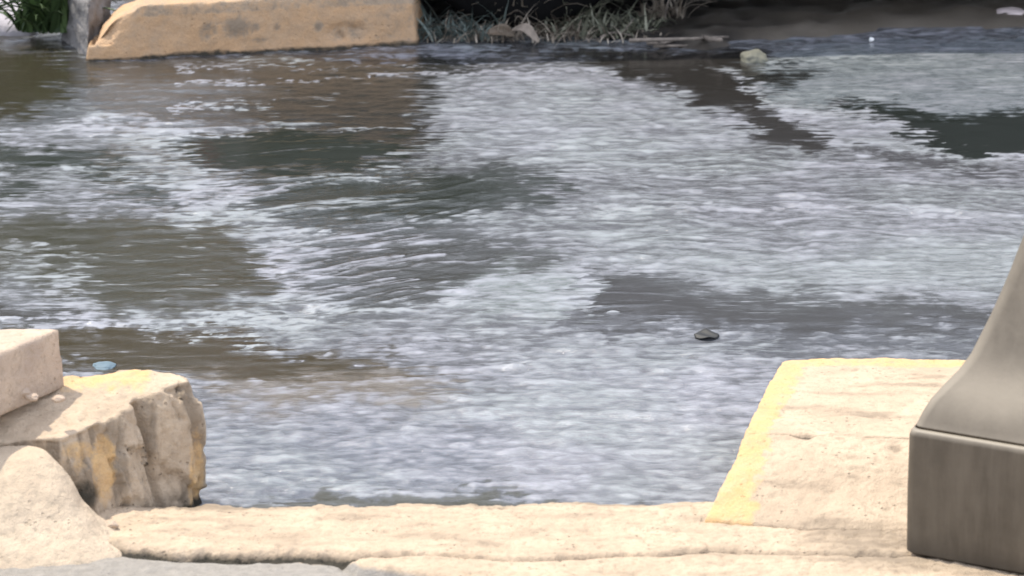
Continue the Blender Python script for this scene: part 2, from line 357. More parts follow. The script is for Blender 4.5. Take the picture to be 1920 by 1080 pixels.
f6 = samp(field(.30, .035, 15, -.03), wx, wy)
film_sheen = film_sheen + crest * (.15 - .09 * calm) * smst(.08, .5, rip) + f6 * (.03 + .07 * calm) * smst(.08, .5, rip) + .05 * smst(.3, .6, rip)  # crests and long sheen lines lightened in the surface colour
vis = smst(0, 1, (2.4 - np.abs(X)) / .8) * smst(0, 1, (13.6 - Y) / .8)
Zw = Zw * vis
me = grid_mesh('water', xs, ys, Zw, {'film_sheen': film_sheen, 'rip': rip, 'wcol': col})
m, t, b = newmat('silty water')
o = N(t, 'ShaderNodeTexCoord').outputs['Object']
af = N(t, 'ShaderNodeAttribute', _attribute_name='film_sheen').outputs['Fac']; ac = N(t, 'ShaderNodeAttribute', _attribute_name='wcol').outputs['Color']
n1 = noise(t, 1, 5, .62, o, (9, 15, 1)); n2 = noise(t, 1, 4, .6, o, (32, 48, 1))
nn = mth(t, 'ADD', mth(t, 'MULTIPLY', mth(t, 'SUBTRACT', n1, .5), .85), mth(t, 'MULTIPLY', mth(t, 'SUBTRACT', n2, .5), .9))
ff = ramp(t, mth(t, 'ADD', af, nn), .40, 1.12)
foam_sheen = mixc(t, ramp(t, noise(t, 1, 2, .5, o, (2, 2, 1)), .4, .6), (.36, .37, .42), (.345, .375, .395))  # scum colour that also paints in the reflected sky
c = mixc(t, mth(t, 'MULTIPLY', ff, .85), ac, foam_sheen)
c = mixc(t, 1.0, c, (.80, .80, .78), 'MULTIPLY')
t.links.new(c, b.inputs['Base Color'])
t.links.new(ramp(t, ff, 0, 1, (.07, .07, .07, 1), (.22, .22, .22, 1)), b.inputs['Roughness'])
b.inputs['IOR'].default_value = 1.55
ar = N(t, 'ShaderNodeAttribute', _attribute_name='rip').outputs['Fac']
bb = N(t, 'ShaderNodeBump', Distance=.004); t.links.new(mth(t, 'MULTIPLY', ar, .85), bb.inputs['Strength']); t.links.new(noise(t, 1, 5, .65, o, (60, 130, 1)), bb.inputs['Height'])
t.links.new(bb.outputs[0], b.inputs['Normal'])
tag(link('water', me, m), kind='structure')

# ---------------------------------------------------------------- near pavement edge: thin, cracked cement
PZ = .05
xs = axis(-1.2, 1.2, .005, -30, 30, 1.3); ys = axis(7.35, 7.90, .005, 1.0, 7.90, 1.3)
ys = ys[ys <= 7.9]
X, Y = np.meshgrid(xs, ys)
edge = np.interp(X, [at(a, b_, PZ).x for a, b_ in ((-500, 940), (0, 940), (420, 950), (900, 946), (1400, 938), (2400, 935))],
                 [at(a, b_, PZ).y for a, b_ in ((-500, 940), (0, 940), (420, 952), (900, 947), (1400, 938), (2400, 935))])
edge = edge + .045 + samp(F_med, X, Y) * .006 + samp(F_sml, X, Y * 0) * .003
d = edge - Y
Z = PZ + .0012 * samp(F_med, X * .6, Y * 1.2) + .0008 * samp(F_sml, X, Y)
Z -= .006 * smst(.09, 0, d)
Z -= .006 * smst(.0, .05, .05 - d)
Z = np.where(d < .004, Z - .10 * smst(.004, -.02, d), Z)
crk = line_d(X, Y + samp(F_med, X, Y) * .004 + samp(F_sml, X, Y) * .002, [(-600, 1005), (0, 1018), (70, 1024), (230, 1026), (340, 1034), (520, 1034), (640, 1040), (800, 1040), (960, 1050), (1160, 1041), (1240, 1043), (1340, 1028), (1480, 1036), (1600, 1038), (1760, 1034), (2400, 1044)], PZ)
wd = np.interp(X, [at(a, 1040, PZ).x for a in (0, 300, 640, 700, 1200, 1300, 1600)], [.0036, .0040, .0044, .0020, .0018, .0032, .0024])
crack = np.exp(-(crk / wd) ** 2)
Z -= .020 * crack
crk2 = line_d(X, Y + samp(F_sml, X, Y) * .002, [(640, 1050), (670, 1064), (760, 1072), (850, 1080), (900, 1100)], PZ)
Z -= .010 * np.exp(-(crk2 / .003) ** 2)
low = smst(-.004, .004, sdf(X, Y + samp(F_sml, X, Y) * .003, [(-900, 1018), (0, 1021), (230, 1029), (520, 1037), (645, 1042), (680, 1058), (800, 1072), (900, 1100), (900, 1500), (-900, 1500)], PZ))
Z -= .012 * low
low2 = smst(-.01, .01, sdf(X, Y, [(1480, 1046), (1760, 1042), (2400, 1052), (2400, 1075), (1700, 1068)], PZ))
m_ = np.abs(samp(f2, X, Y)); Z -= .003 * (m_ < .12) * (1 - low)
drk = np.clip(crack * .85, 0, 1); st = .25 + .1 * crack + .3 * low2 + .34 * smst(-.02, .03, sdf(X, Y, [(1490, 1020), (1530, 975), (1700, 940), (1720, 1030), (1600, 1040)], PZ))
st += .26 * smst(.08, .0, d) + .10 * np.clip(samp(field(.16, .05, 91, red=2.5), X, Y), -1.2, 2) + .10 * smst(.03, .09, X * 0 + d) * 0 + .10
me = grid_mesh('pavement', xs, ys, Z, {'stain': st, 'paint': np.zeros(X.shape), 'grey': low, 'dark': drk * .95 + .5 * smst(.012, 0, d)})
tag(link('pavement', me, M_cream), kind='structure')

# ---------------------------------------------------------------- rough concrete solids
def solid(name, rings, mat, parent=None, voxel=.007, loc=None, extra=None):
    """closed solid through rings (lists of points, bottom to top), voxel-remeshed so its faces can be worn"""
    bm = bmesh.new(); V = [[bm.verts.new(p) for p in r] for r in rings]; n = len(V[0])
    bm.faces.new(V[0][::-1]); bm.faces.new(V[-1])
    for a, b_ in zip(V[:-1], V[1:]):
        for i in range(n): bm.faces.new((a[i], a[(i + 1) % n], b_[(i + 1) % n], b_[i]))
    bmesh.ops.recalc_face_normals(bm, faces=bm.faces)
    if extra: extra(bm)
    me = bpy.data.meshes.new(name); bm.to_mesh(me); bm.free()
    o_ = bpy.data.objects.new(name, me); C.objects.link(o_)
    md = o_.modifiers.new('r', 'REMESH'); md.mode = 'VOXEL'; md.voxel_size = voxel
    sm = o_.modifiers.new('s', 'SMOOTH'); sm.factor = .5; sm.iterations = 3
    me2 = bpy.data.meshes.new_from_object(o_.evaluated_get(bpy.context.evaluated_depsgraph_get()))
    bpy.data.objects.remove(o_); me2.name = name
    return me2
def verts(me):
    n = len(me.vertices); co = np.empty(n * 3, np.float32); me.vertices.foreach_get('co', co)
    no = np.empty(n * 3, np.float32); me.vertices.foreach_get('normal', no) if False else me.vertex_normals.foreach_get('vector', no)
    return co.reshape(-1, 3), no.reshape(-1, 3)
def nz3(co, s, seed=0, oct_=3):
    return np.array([mn.fractal(Vector((p[0] * s + seed, p[1] * s, p[2] * s)), 1.0, 2.0, oct_) for p in co], np.float32)
def wear(me, big=.008, small=.002, s1=9, s2=55, seed=0):
    co, no = verts(me)
    a = nz3(co, s1, seed); b_ = nz3(co, s2, seed + 7)
    co = co + no * (a * big + b_ * small)[:, None]
    me.vertices.foreach_set('co', co.ravel()); me.update()
    return co, no, a, b_
def put(me, co): me.vertices.foreach_set('co', co.ravel().astype(np.float32)); me.update()

F_stain = field(.3, .07, 93, red=2.4)
# left broken kerb block
T = .25
def V3(px, py, z): return tuple(at(px, py, z))
def drop(p, z, out=(0, 0)): return (p[0] + out[0], p[1] + out[1], z)
top = [at(115, 822, .195), at(200, 782, .21), at(262, 742, .23), at(318, 726, .24), at(350, 710, T), at(338, 697, T), at(270, 694, T), at(110, 697, T), at(-700, 697, T), at(-700, 830, .19), at(0, 828, .19)]
b0 = []
outs = [(.075, -.01), (.07, -.03), (.07, -.05), (.05, -.03), (.032, .0), (.025, .03), (0, .02), (0, .02), (0, .02), (0, -.01), (0, -.01)]
lo = [(p.x + q[0], p.y + q[1], -.09) for p, q in zip(top, outs)]
mid = [(p.x + q[0] * .35, p.y + q[1] * .35, p.z - .07) for p, q in zip(top, outs)]
me = solid('broken_kerb_block', [lo, mid, [tuple(p) for p in top]], M_cream, voxel=.006)
co, no, a, b_ = wear(me, .010, .003, 8, 45, 3)
# vertical fracture grooves down the broken face
side = smst(.75, .3, no[:, 2])
u = co[:, 0] * .8 + co[:, 1] * .6
g = np.array([mn.fractal(Vector((x * 34, 2.7, z * 5)), 1., 2., 3) for x, z in zip(u, co[:, 2])])
co = co - no * (side * (np.clip(np.abs(g), 0, .5) * .010 - .006))[:, None]
for gx, gw, gd in ((225, .008, .026), (340, .006, .012)):
    gp = at(gx, 900, .05); gu = gp.x * .8 + gp.y * .6
    co = co - no * (side * np.exp(-((u - gu + (co[:, 2] - .1) * .10) / gw) ** 2) * gd)[:, None]
vor = np.array([(lambda q: q[1] - q[0])(mn.voronoi(Vector((x * 20 + z * 4, y * 20, z * 7)))[0]) for x, y, z in co], np.float32)
vc = np.array([mn.cell(mn.voronoi(Vector((x * 17 + z * 5, y * 17, z * 6)))[1][0] * 7.3) for x, y, z in co], np.float32)
co = co - no * (side * (vc * .013 + smst(.12, 0, vor) * .006))[:, None]
put(me, co)
lv = lambda pts, ww, z: np.exp(-(line_d(co[:, 0], co[:, 1], pts, z) / ww) ** 2)
up = smst(.4, .8, no[:, 2])
paint = lv([(125, 700), (270, 701)], .022, T) * .8 * up + lv([(105, 815), (160, 800)], .02, T) * .5
def fp(px, py, rx, rz):                      # a spot on the face (paint chip, stain or painted gap shade), placed by the point of the face
    q = at(px, py, 0); dirv = Vector((q.x, q.y, -CAM_H)).normalized()
    w_ = co - np.array([0, 0, CAM_H]); tt = w_ @ np.array(dirv); perp = w_ - tt[:, None] * np.array(dirv)
    return np.exp(-((perp[:, 0] / rx) ** 2 + (perp[:, 2] / rz) ** 2) ** 2)
paint = np.maximum.reduce([paint, fp(193, 880, .026, .07) * .85, fp(150, 845, .035, .02) * .7, fp(368, 900, .018, .11) * .75, fp(150, 870, .02, .025) * .6])
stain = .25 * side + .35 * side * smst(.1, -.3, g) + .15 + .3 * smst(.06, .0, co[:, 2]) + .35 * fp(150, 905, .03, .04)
set_attrs(me, {'paint': paint, 'stain': stain, 'dark': np.maximum(.75 * smst(.03, .008, co[:, 2] + .008 * a), fp(160, 928, .030, .03) * .7)})  # shade of the gap beside the cement lump painted into stain and dark
tag(link('broken_kerb_block', me, M_cream), 'broken cream kerb block with flaking yellow paint at the lower left', 'kerb')

# raised slab on it
Tz = .345
c0, c1 = at(110, 616, Tz), at(-140, 722, Tz)
tp = [c0, at(-700, 612, Tz), at(-700, 760, Tz), c1]
bt = [(p.x + (.012 if i in (0, 3) else 0), p.y, T - .02) for i, p in enumerate(tp)]
me = solid('concrete_slab', [bt, [tuple(p) for p in tp]], M_slab, voxel=.006)
co, no, a, b_ = wear(me, .002, .0008, 8, 50, 9)
set_attrs(me, {'stain': .12 + .3 * smst(.28, .25, co[:, 2])})
tag(link('concrete_slab', me, M_slab), 'smooth pale concrete slab lying on the broken kerb block at the left edge', 'slab')

# cement lump in the lower left corner
c_ = at(-70, 985, .04)
n = 40; rings = []
for k, (zz, s_, cy_, ry) in enumerate(((.0, 1.3, 7.67, .17), (.04, 1.14, 7.68, .15), (.07, .97, 7.69, .125), (.10, .86, 7.705, .105), (.135, .79, 7.72, .088), (.162, .70, 7.735, .07), (.183, .58, 7.75, .05), (.190, .42, 7.755, .03))):
    ring = []
    for i in range(n):
        a_ = 2 * PI * i / n
        rx = .265
        sq = 1 / max(abs(math.cos(a_)) ** 3 + abs(math.sin(a_)) ** 3, 1e-6) ** (1 / 3)
        ring.append((c_.x + math.cos(a_) * rx * s_ * sq, cy_ + math.sin(a_) * ry * sq, zz))
    rings.append(ring)
M_fresh_c = concrete('fresh cement', (.60, .49, .36), (.50, .40, .29), paint_amt=False, pitted=.25)
me = solid('cement_mound', rings, M_cream, voxel=.007)
co, no, a, b_ = wear(me, .010, .0015, 5, 45, 21)
set_attrs(me, {'stain': .14 + .2 * smst(.05, .02, co[:, 2]), 'paint': co[:, 0] * 0})
tag(link('cement_mound', me, M_fresh_c), 'rounded lump of pale cement on the pavement in the lower left corner', 'cement lump')

# right kerb slab: two pieces split by a joint, yellow paint along its edges
TR = .14
root = empty('kerb_slab', at(1600, 960, PZ)); ro = np.array(root.location)
tag(root, 'flat sunlit cream kerb slab with yellow painted edge behind the grey post', 'kerb')
def rslab(top_pts, low_pts, seed, name):
    me = solid(name, [[(x, y, -.09) for x, y, z in low_pts], top_pts], M_cream, voxel=.006)
    co, no, a, b_ = wear(me, .005, .0018, 7, 50, seed)
    u_ = smst(.2, .6, no[:, 2])
    e = np.minimum(line_d(co[:, 0], co[:, 1], [(1300, 985), (1320, 968), (1358, 900), (1392, 815), (1420, 750), (1468, 676)], TR), 9)
    p1 = smst(.062, .026, e + .012 * (samp(F_sml, co[:, 0], co[:, 1])) * .4)
    p2 = smst(.018, .010, line_d(co[:, 0], co[:, 1], [(1465, 672), (1600, 674), (1830, 676), (2300, 680)], TR)) * .8
    pits_ = np.zeros(len(co))
    for (px, py, rx, ry) in ((1606, 860, .03, .03), (1600, 692, .02, .03), (1460, 775, .012, .02), (1510, 815, .025, .02), (1410, 962, .05, .03), (1560, 960, .04, .02), (1395, 905, .03, .03), (1625, 910, .03, .03), (1560, 870, .02, .03), (1680, 830, .02, .03), (1590, 770, .07, .02), (1640, 780, .05, .02)):
        q = at(px, py, TR); k = ((co[:, 0] - q.x) / rx) ** 2 + ((co[:, 1] - q.y) / ry) ** 2
        pits_ = np.maximum(pits_, np.exp(-k * 2) * (.6 + .6 * b_))
    co = co - np.array([0, 0, 1]) * (np.clip(pits_, 0, 1) * .008 * u_)[:, None]
    co = co - ro
    put(me, co)
    grn = np.exp(-(line_d(co[:, 0] + ro[0], co[:, 1] + ro[1], [(1540, 735), (1830, 725)], TR) / .03) ** 2)
    set_attrs(me, {'paint': np.maximum(p1, p2) * .95, 'stain': .17 + .55 * np.clip(pits_, 0, 1) + .25 * grn + .18 * samp(F_stain, co[:, 0] + ro[0], co[:, 1] + ro[1])})
    o_ = link(name, me, M_cream, root); return o_
lf = [(1468, 673), (1425, 745), (1397, 812)]
top = [V3(*p, TR) for p in lf] + [V3(1820, 824, TR), V3(2400, 826, TR), V3(2400, 672, TR), V3(1700, 671, TR)]
low = [(x + (-.02 if i < 3 else 0), y, z) for i, (x, y, z) in enumerate(top)]
rslab(top, low, 31, 'far_block')
top = [V3(1397, 810, TR), V3(1362, 890, TR - .035), V3(1318, 972, PZ + .006), V3(1500, 990, PZ + .004), V3(2400, 1000, PZ), V3(2400, 822, TR), V3(1820, 820, TR)]
low = [(x + (-.02 if i < 3 else 0), y, z) for i, (x, y, z) in enumerate(top)]
rslab(top, low, 33, 'ramped_block')

# grey steel post with flared square foot
pc = at(1990, 1042, PZ); AX = pc.x; AY = at(1704, 1035, PZ).y + .06
root = empty('steel_post', (AX, AY, PZ), R(-31))
tag(root, 'grey steel post with a flared square foot at the right edge', 'post')
def sq_ring(bm, hw, z, r=.018, n=5):
    out = []
    r = min(r, hw * .6)
    for cx, cy, a0 in ((1, 1, 0), (-1, 1, 90), (-1, -1, 180), (1, -1, 270)):
        for i in range(n):
            a_ = R(a0 + 90 * i / (n - 1)); out.append(bm.verts.new((cx * (hw - r) + r * math.cos(a_), cy * (hw - r) + r * math.sin(a_), z)))
    return out
def loft(prof, cap=True):
    bm = bmesh.new(); prev = None; first = None
    for hw, z, r in prof:
        k = sq_ring(bm, hw, z, r)
        if prev:
            for i in range(len(k)): bm.faces.new((prev[i], prev[(i + 1) % len(k)], k[(i + 1) % len(k)], k[i]))
        else: first = k
        prev = k
    if cap: bm.faces.new(first[::-1]); bm.faces.new(prev)
    bmesh.ops.recalc_face_normals(bm, faces=bm.faces)
    return bm
HB, ZB = .203, .232
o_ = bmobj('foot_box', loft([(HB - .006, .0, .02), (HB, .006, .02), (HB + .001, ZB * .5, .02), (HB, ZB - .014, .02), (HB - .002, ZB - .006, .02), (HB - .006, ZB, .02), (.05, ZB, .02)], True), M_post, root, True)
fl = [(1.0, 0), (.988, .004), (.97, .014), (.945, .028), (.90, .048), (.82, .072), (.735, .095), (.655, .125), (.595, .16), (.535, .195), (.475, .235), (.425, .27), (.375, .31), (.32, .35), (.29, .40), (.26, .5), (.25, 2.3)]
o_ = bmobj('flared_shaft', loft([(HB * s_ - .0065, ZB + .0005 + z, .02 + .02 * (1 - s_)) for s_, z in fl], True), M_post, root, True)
for o_ in root.children:
    md = o_.modifiers.new('wn', 'WEIGHTED_NORMAL')

# ---------------------------------------------------------------- far kerb with orange-yellow paint
KH = .145
KX0, KX1 = at(148, 112, 0).x, at(792, 84, 0).x
y0, y1 = at(168, 118, 0).y, at(792, 86, 0).y
bot = [(KX0, y0, -.08), (KX1, y1, -.08), (KX1 + .02, y1 + .22, -.08), (KX0 + .02, y0 + .26, -.08)]
top = [(KX0 + .05, y0 + .035, KH), (KX1 - .03, y1 + .03, KH), (KX1 - .02, y1 + .2, KH), (KX0 + .07, y0 + .24, KH)]
me = solid('painted_kerb', [bot, top], M_kerb_y, voxel=.008)
co, no, a, b_ = wear(me, .007, .002, 8, 40, 51)
cut = np.clip((KX0 + .13 + (.06 * (a)) - co[:, 0]) + (co[:, 2] - .09) * 1.2, 0, .2)  # broken upper left corner
co[:, 2] -= cut * .6 * (co[:, 2] > .05); 
q0 = KX0 + .06
k = np.exp(-(((co[:, 0] - q0 - .0) / .035) ** 2 + ((co[:, 2] - .085) / .028) ** 2)); co[:, 1] += k * .035 * (no[:, 1] < -.2)
pt = np.full(len(co), .92); stn = .12 + .0 * pt
dk = []
for px, py, rx, rz in ((455, 45, .05, .035), (485, 45, .018, .016), (525, 45, .012, .014), (600, 45, .014, .016), (495, 68, .03, .010), (400, 50, .03, .03)):
    q = at(px, py, 0); xx = (px - 960) / F * 12.4; zz = (at(px, 104 - (px - 168) * .04, 0).y * 0) + (104 - (px - 168) * .035 - py) / 690
    dk.append(np.exp(-(((co[:, 0] - xx) / rx) ** 2 + ((co[:, 2] - zz) / rz) ** 2) ** 2))
dk = np.maximum.reduce(dk); stn = stn + .55 * dk; pt = pt - .5 * dk
xx = (650 - 960) / F * 12.4
chip = np.exp(-(((co[:, 0] - xx) / .055) ** 2 + ((co[:, 2] - .04) / .03) ** 2) ** 2)
co[:, 1] += chip * .012 * (1 + b_); pt -= chip * .35; stn += .4 * chip * (b_ > .05)
put(me, co)
pt = np.where(co[:, 2] > KH - .03, pt * .62, pt); pt -= .25 * smst(KX1 - .22, KX1, co[:, 0])
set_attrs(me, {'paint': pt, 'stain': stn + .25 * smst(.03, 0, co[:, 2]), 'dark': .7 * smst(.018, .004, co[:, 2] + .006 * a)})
tag(link('painted_kerb', me, M_kerb_y), 'long kerb stone with faded orange paint at the top of the photo', 'kerb')
# the grey stone to its left and the pale paving behind
p0 = at(108, 78, 0)
bot = [(p0.x, p0.y + .03, -.08), (KX0 + .02, y0 + .06, -.08), (KX0 + .06, y0 + .3, -.08), (p0.x + .02, p0.y + .3, -.08)]
top = [(x + .006, y + .02, .15) for x, y, z in bot]
me = solid('grey_stone', [bot, top], M_grey, voxel=.009)
co, no, a, b_ = wear(me, .016, .004, 10, 40, 61); set_attrs(me, {'stain': .2 + .4 * (a > .1)})
tag(link('grey_stone', me, M_grey), 'rough dark grey stone wedged at the left end of the painted kerb', 'stone')
p0 = at(-500, 62, 0)
bot = [(p0.x, at(0, 70, 0).y, -.08), (at(62, 70, 0).x, at(62, 70, 0).y, -.08), (at(40, 30, 0).x, 14.5, -.08), (p0.x, 14.5, -.08)]
top = [(x, y + .03, .035) for x, y, z in bot]
me = solid('pale_paving', [bot, top], M_grey, voxel=.02)
co, no, a, b_ = wear(me, .004, .001, 8, 40, 71); set_attrs(me, {'stain': 0 * a + .05})
M_pale = concrete('pale paving', (.42, .40, .42), (.36, .34, .36), paint_amt=False, pitted=.1)
tag(link('pavement_far_side', me, M_pale), kind='structure')

# ---------------------------------------------------------------- plants and litter
def leafmat(name, a, b_, rough=.6):
    m, t, b = newmat(name); at_ = N(t, 'ShaderNodeAttribute', _attribute_name='tone').outputs['Fac']
    t.links.new(mixc(t, at_, a, b_), b.inputs['Base Color']); b.inputs['Roughness'].default_value = rough; return m
M_weed = leafmat('weed leaves', (.06, .07, .045), (.25, .25, .18)); M_straw = leafmat('dry straw', (.10, .075, .05), (.40, .35, .28))
M_teal = leafmat('blue green leaves', (.05, .07, .06), (.17, .21, .19)); M_fresh = leafmat('fresh leaves', (.02, .045, .012), (.08, .13, .04))
def tuft(name, loc, n, h, spread, mat, rng, lean=0., width=.006, flat=.5, parent=None):
    bm = bmesh.new(); tone = []
    for i in range(n):
        a_ = rng.uniform(0, 2 * PI); r_ = spread * math.sqrt(rng.random())
        p = Vector((math.cos(a_) * r_, math.sin(a_) * r_ * .5, 0)); L = h * rng.uniform(.45, 1.1)
        th = rng.uniform(0, 2 * PI); bend = rng.uniform(.2, 1.4) * (1 + flat); d = Vector((math.cos(th), math.sin(th), 0))
        wv = Vector((-math.sin(th), math.cos(th), 0)) * width * rng.uniform(.5, 1.3); el = PI / 2 - rng.uniform(0, .5) * flat
        prev = None; segs = 5; tn = rng.random()
        for k in range(segs + 1):
            s_ = k / segs; ww = wv * (1 - s_ ** 1.5) * (.6 + .8 * math.sin(PI * min(1, s_ + .2)))
            v1 = bm.verts.new(p + ww + Vector((0, 0, .0))); v2 = bm.verts.new(p - ww); v3 = bm.verts.new(p + Vector((0, 0, -width * .35)))
            tone += [tn] * 3
            if prev: bm.faces.new((prev[0], v1, v3, prev[2])); bm.faces.new((prev[2], v3, v2, prev[1]))
            prev = (v1, v2, v3)
            el -= bend / segs
            p = p + (d * math.cos(el) + Vector((lean * .3, 0, math.sin(el)))) * L / segs
            p.z = max(p.z, .003)
    me = bpy.data.meshes.new(name); bm.to_mesh(me); bm.free(); set_attrs(me, {'tone': tone})
    o_ = link(name, me, mat, parent); o_.location = loc; return o_
rng = random.Random(8)
def tube_bm(bm, pts, radii, n=6):
    prev = None
    for i, (p, r_) in enumerate(zip(pts, radii)):
        p = Vector(p); dv = (Vector(pts[min(i + 1, len(pts) - 1)]) - Vector(pts[max(i - 1, 0)])).normalized()
        a_ = dv.cross(Vector((0, 0, 1))); a_ = a_.normalized() if a_.length > .01 else Vector((1, 0, 0)); b_ = dv.cross(a_)
        k = [bm.verts.new(p + (a_ * math.cos(2 * PI * j / n) + b_ * math.sin(2 * PI * j / n)) * r_) for j in range(n)]
        if prev:
            for j in range(n): bm.faces.new((prev[j], prev[(j + 1) % n], k[(j + 1) % n], k[j]))
        else: bm.faces.new(k[::-1])
        prev = k
    bm.faces.new(prev)
specs = [
    (845, 70, 150, .13, .17, M_teal, 'weed_clump', 'low blue green weeds right beside the end of the painted kerb', .9),
    (955, 60, 150, .19, .10, M_straw, 'weed_clump', 'pinkish dry weeds standing behind the curled dead leaf', .5),
    (1030, 55, 230, .19, .12, M_weed, 'weed_clump', 'tall grey green weeds at the middle of the debris line', .5),
    (1110, 62, 260, .11, .19, M_weed, 'weed_clump', 'low matted olive weeds left of the twigs', 1.1),
    (1245, 40, 50, .13, .07, M_straw, 'weed_clump', 'sparse thin stalks standing above the twigs against the black shade', .6)]
for px, py, n, h, sp, mat, nm, lb, fl_ in specs:
    q = at(px, py, 0); o_ = tuft(nm, (q.x, q.y, .004), n, h, sp, mat, rng, 0, .0042, fl_); tag(o_, lb, 'weeds', 'weeds caught along the far edge of the water')
for px, py, n, h, sp in ((870, 74, 120, .10, .16), (1000, 72, 160, .14, .16), (1150, 74, 90, .07, .16)):
    q = at(px, py, 0); o_ = tuft('dry_stalks', (q.x, q.y, .004), n, h, sp, M_straw, rng, 0, .0018, 1.3)
    tag(o_, {870: 'fine tangled stalks over the low weeds nearest the painted kerb', 1000: 'fine dry stalks tangled around the dead leaves', 1150: 'thin flat stalks just left of the twigs'}[px], 'weeds', 'weeds caught along the far edge of the water')
q = at(90, 52, .035); tag(tuft('green_plant', (q.x, q.y, .03), 160, .24, .09, M_fresh, rng, 0, .009, .5), 'small bright green plant at the top left corner', 'plant')
# curled dead leaf, pale upper side
M_leaf = plain('dead leaf', (.17, .12, .08), .6, .35, 40, 0, .3, (.17, .14, .10))
def curled(name, loc, L, W, rz, curl, mat, lift=.0, th=.002):
    bm = bmesh.new(); nu, nv = 14, 8; g_ = []
    for side_ in (0, 1):
        rows = []
        for i in range(nu):
            s_ = i / (nu - 1); ww = W * math.sin(PI * (.06 + .88 * s_)) ** .7
            row = []
            for j in range(nv):
                v = (j / (nv - 1) - .5) * 2
                row.append(bm.verts.new((L * (s_ - .5), v * ww, abs(v) ** 1.6 * curl * ww + math.sin(PI * s_) * lift - side_ * th + .002 * math.sin(9 * s_ + 3 * v))))
            rows.append(row)
        g_.append(rows)
        for i in range(nu - 1):
            for j in range(nv - 1):
                f = (rows[i][j], rows[i + 1][j], rows[i + 1][j + 1], rows[i][j + 1]); bm.faces.new(f if not side_ else f[::-1])
    A, B = g_
    bd = [(i, 0) for i in range(nu)] + [(nu - 1, j) for j in range(1, nv)] + [(i, nv - 1) for i in range(nu - 2, -1, -1)] + [(0, j) for j in range(nv - 2, 0, -1)]
    for a_, b_ in zip(bd, bd[1:] + bd[:1]): bm.faces.new((A[a_[0]][a_[1]], B[a_[0]][a_[1]], B[b_[0]][b_[1]], A[b_[0]][b_[1]]))
    bmesh.ops.recalc_face_normals(bm, faces=bm.faces)
    o_ = bmobj(name, bm, mat, None, True); o_.location = loc; o_.rotation_euler = (R(18), 0, rz); return o_
q = at(985, 84, 0); o_ = curled('dead_leaf', (q.x, q.y, .024), .085, .016, R(-32), .7, plain('pale leaf', (.24, .20, .16), .6, .35, 30), .025); o_.rotation_euler = (R(35), R(18), R(-25))
tag(o_, 'pale curled dead leaf bent over the water edge in front of the weeds', 'leaf')
q = at(940, 80, 0); o_ = curled('dead_leaf', (q.x, q.y, .024), .075, .018, R(15), .9, M_leaf, .01); o_.rotation_euler = (R(50), R(8), R(8))
tag(o_, 'brown cupped dead leaf lying left of the pale curled one', 'leaf')
q = at(925, 62, 0); o_ = curled('dead_leaf', (q.x, q.y, .07), .10, .03, 0, .5, plain('rosy leaf', (.24, .15, .12), .6, .3, 30), .01); o_.rotation_euler = (R(60), R(-70), R(10))
tag(o_, 'upright reddish brown dead leaf at the left end of the dry weeds', 'leaf')
M_twig = plain('twig bark', (.20, .17, .14), .8, .35, 60)
for pts, r_, lb in [([(1180, 55, .03), (1240, 50, .035), (1300, 52, .03), (1365, 62, .01)], .006, 'long thin grey twig lying right of the weeds'),
                    ([(1318, 56, .02), (1335, 50, .035), (1352, 44, .045)], .008, 'short pale thick twig end at the right tip of the debris'),
                    ([(1225, 84, .004), (1258, 82, .006), (1292, 83, .004)], .005, 'short pale twig floating nearest the water below the debris'),
                    ([(1215, 74, .01), (1238, 68, .02), (1268, 70, .006)], .006, 'bent pale twig between the long twig and the floating one')]:
    P = [at(a_, b_ + z * 690, z) for a_, b_, z in pts]; b0 = P[0].copy(); bm = bmesh.new()
    tube_bm(bm, [p - b0 for p in P], [r_ * (1 - .4 * i / len(P)) for i in range(len(P))])
    o_ = bmobj('twig', bm, M_twig, None, True); o_.location = b0; tag(o_, lb, 'twig', 'twigs in the debris line')
for i, (px, py, L, lift, ang, lb) in enumerate([(1000, 30, .10, .05, .5, 'thin arched twig standing over the curled dead leaves'), (1080, 40, .14, .03, -.2, 'thin twig lying across the middle of the weeds'), (880, 55, .12, .04, .3, 'thin twig leaning over the low weeds by the kerb end'), (1262, 45, .09, .05, 1.0, 'short upright forked twig above the long twig'), (1160, 78, .10, .01, .05, 'short dark twig lying flat at the water edge left of the twigs')]):
    q = at(px, py, 0); bm = bmesh.new()
    P = [Vector(((k_ / 5 - .5) * L * math.cos(ang), .02 * math.sin(k_ * 1.3), .012 + lift * math.sin(PI * k_ / 5) + L * max(0, math.sin(ang)) * k_ / 5)) for k_ in range(6)]
    tube_bm(bm, P, [.003 - .0004 * k_ for k_ in range(6)])
    tube_bm(bm, [P[3], P[3] + Vector((.012, -.008, .02)), P[3] + Vector((.03, -.012, .045))], [.002, .0015, .0008])
    o_ = bmobj('dry_twig', bm, M_twig, None, True); o_.location = (q.x, q.y, 0); tag(o_, lb, 'twig', 'twigs in the debris line')
# stone and bits
def pebble(name, px, py, sx, sy, sz, mat, lb, cat, seed, grp=None, z=0):
    bm = bmesh.new(); bmesh.ops.create_icosphere(bm, subdivisions=4, radius=1)
    for v in bm.verts:
        k = 1 + .22 * mn.fractal(v.co * 1.3 + Vector((seed, 0, 0)), 1., 2., 3)
        v.co = Vector((v.co.x * sx * k, v.co.y * sy * k, v.co.z * sz * k))
    o_ = bmobj(name, bm, mat, None, True); q = at(px, py, z); o_.location = (q.x, q.y, z); return tag(o_, lb, cat, grp)
M_stone = plain('pale stone', (.13, .13, .10), .75, .2, 25)
pebble('stone', 1414, 112, .038, .045, .026, M_stone, 'rounded pale stone breaking the water at the upper right', 'stone', 3)
pebble('scrap_or_sparkle', 1895, 24, .05, .05, .012, plain('pale scrap', (.6, .52, .5), .6, .1), 'pinkish white scrap on the road in the top right corner', 'litter', 6, z=.012)
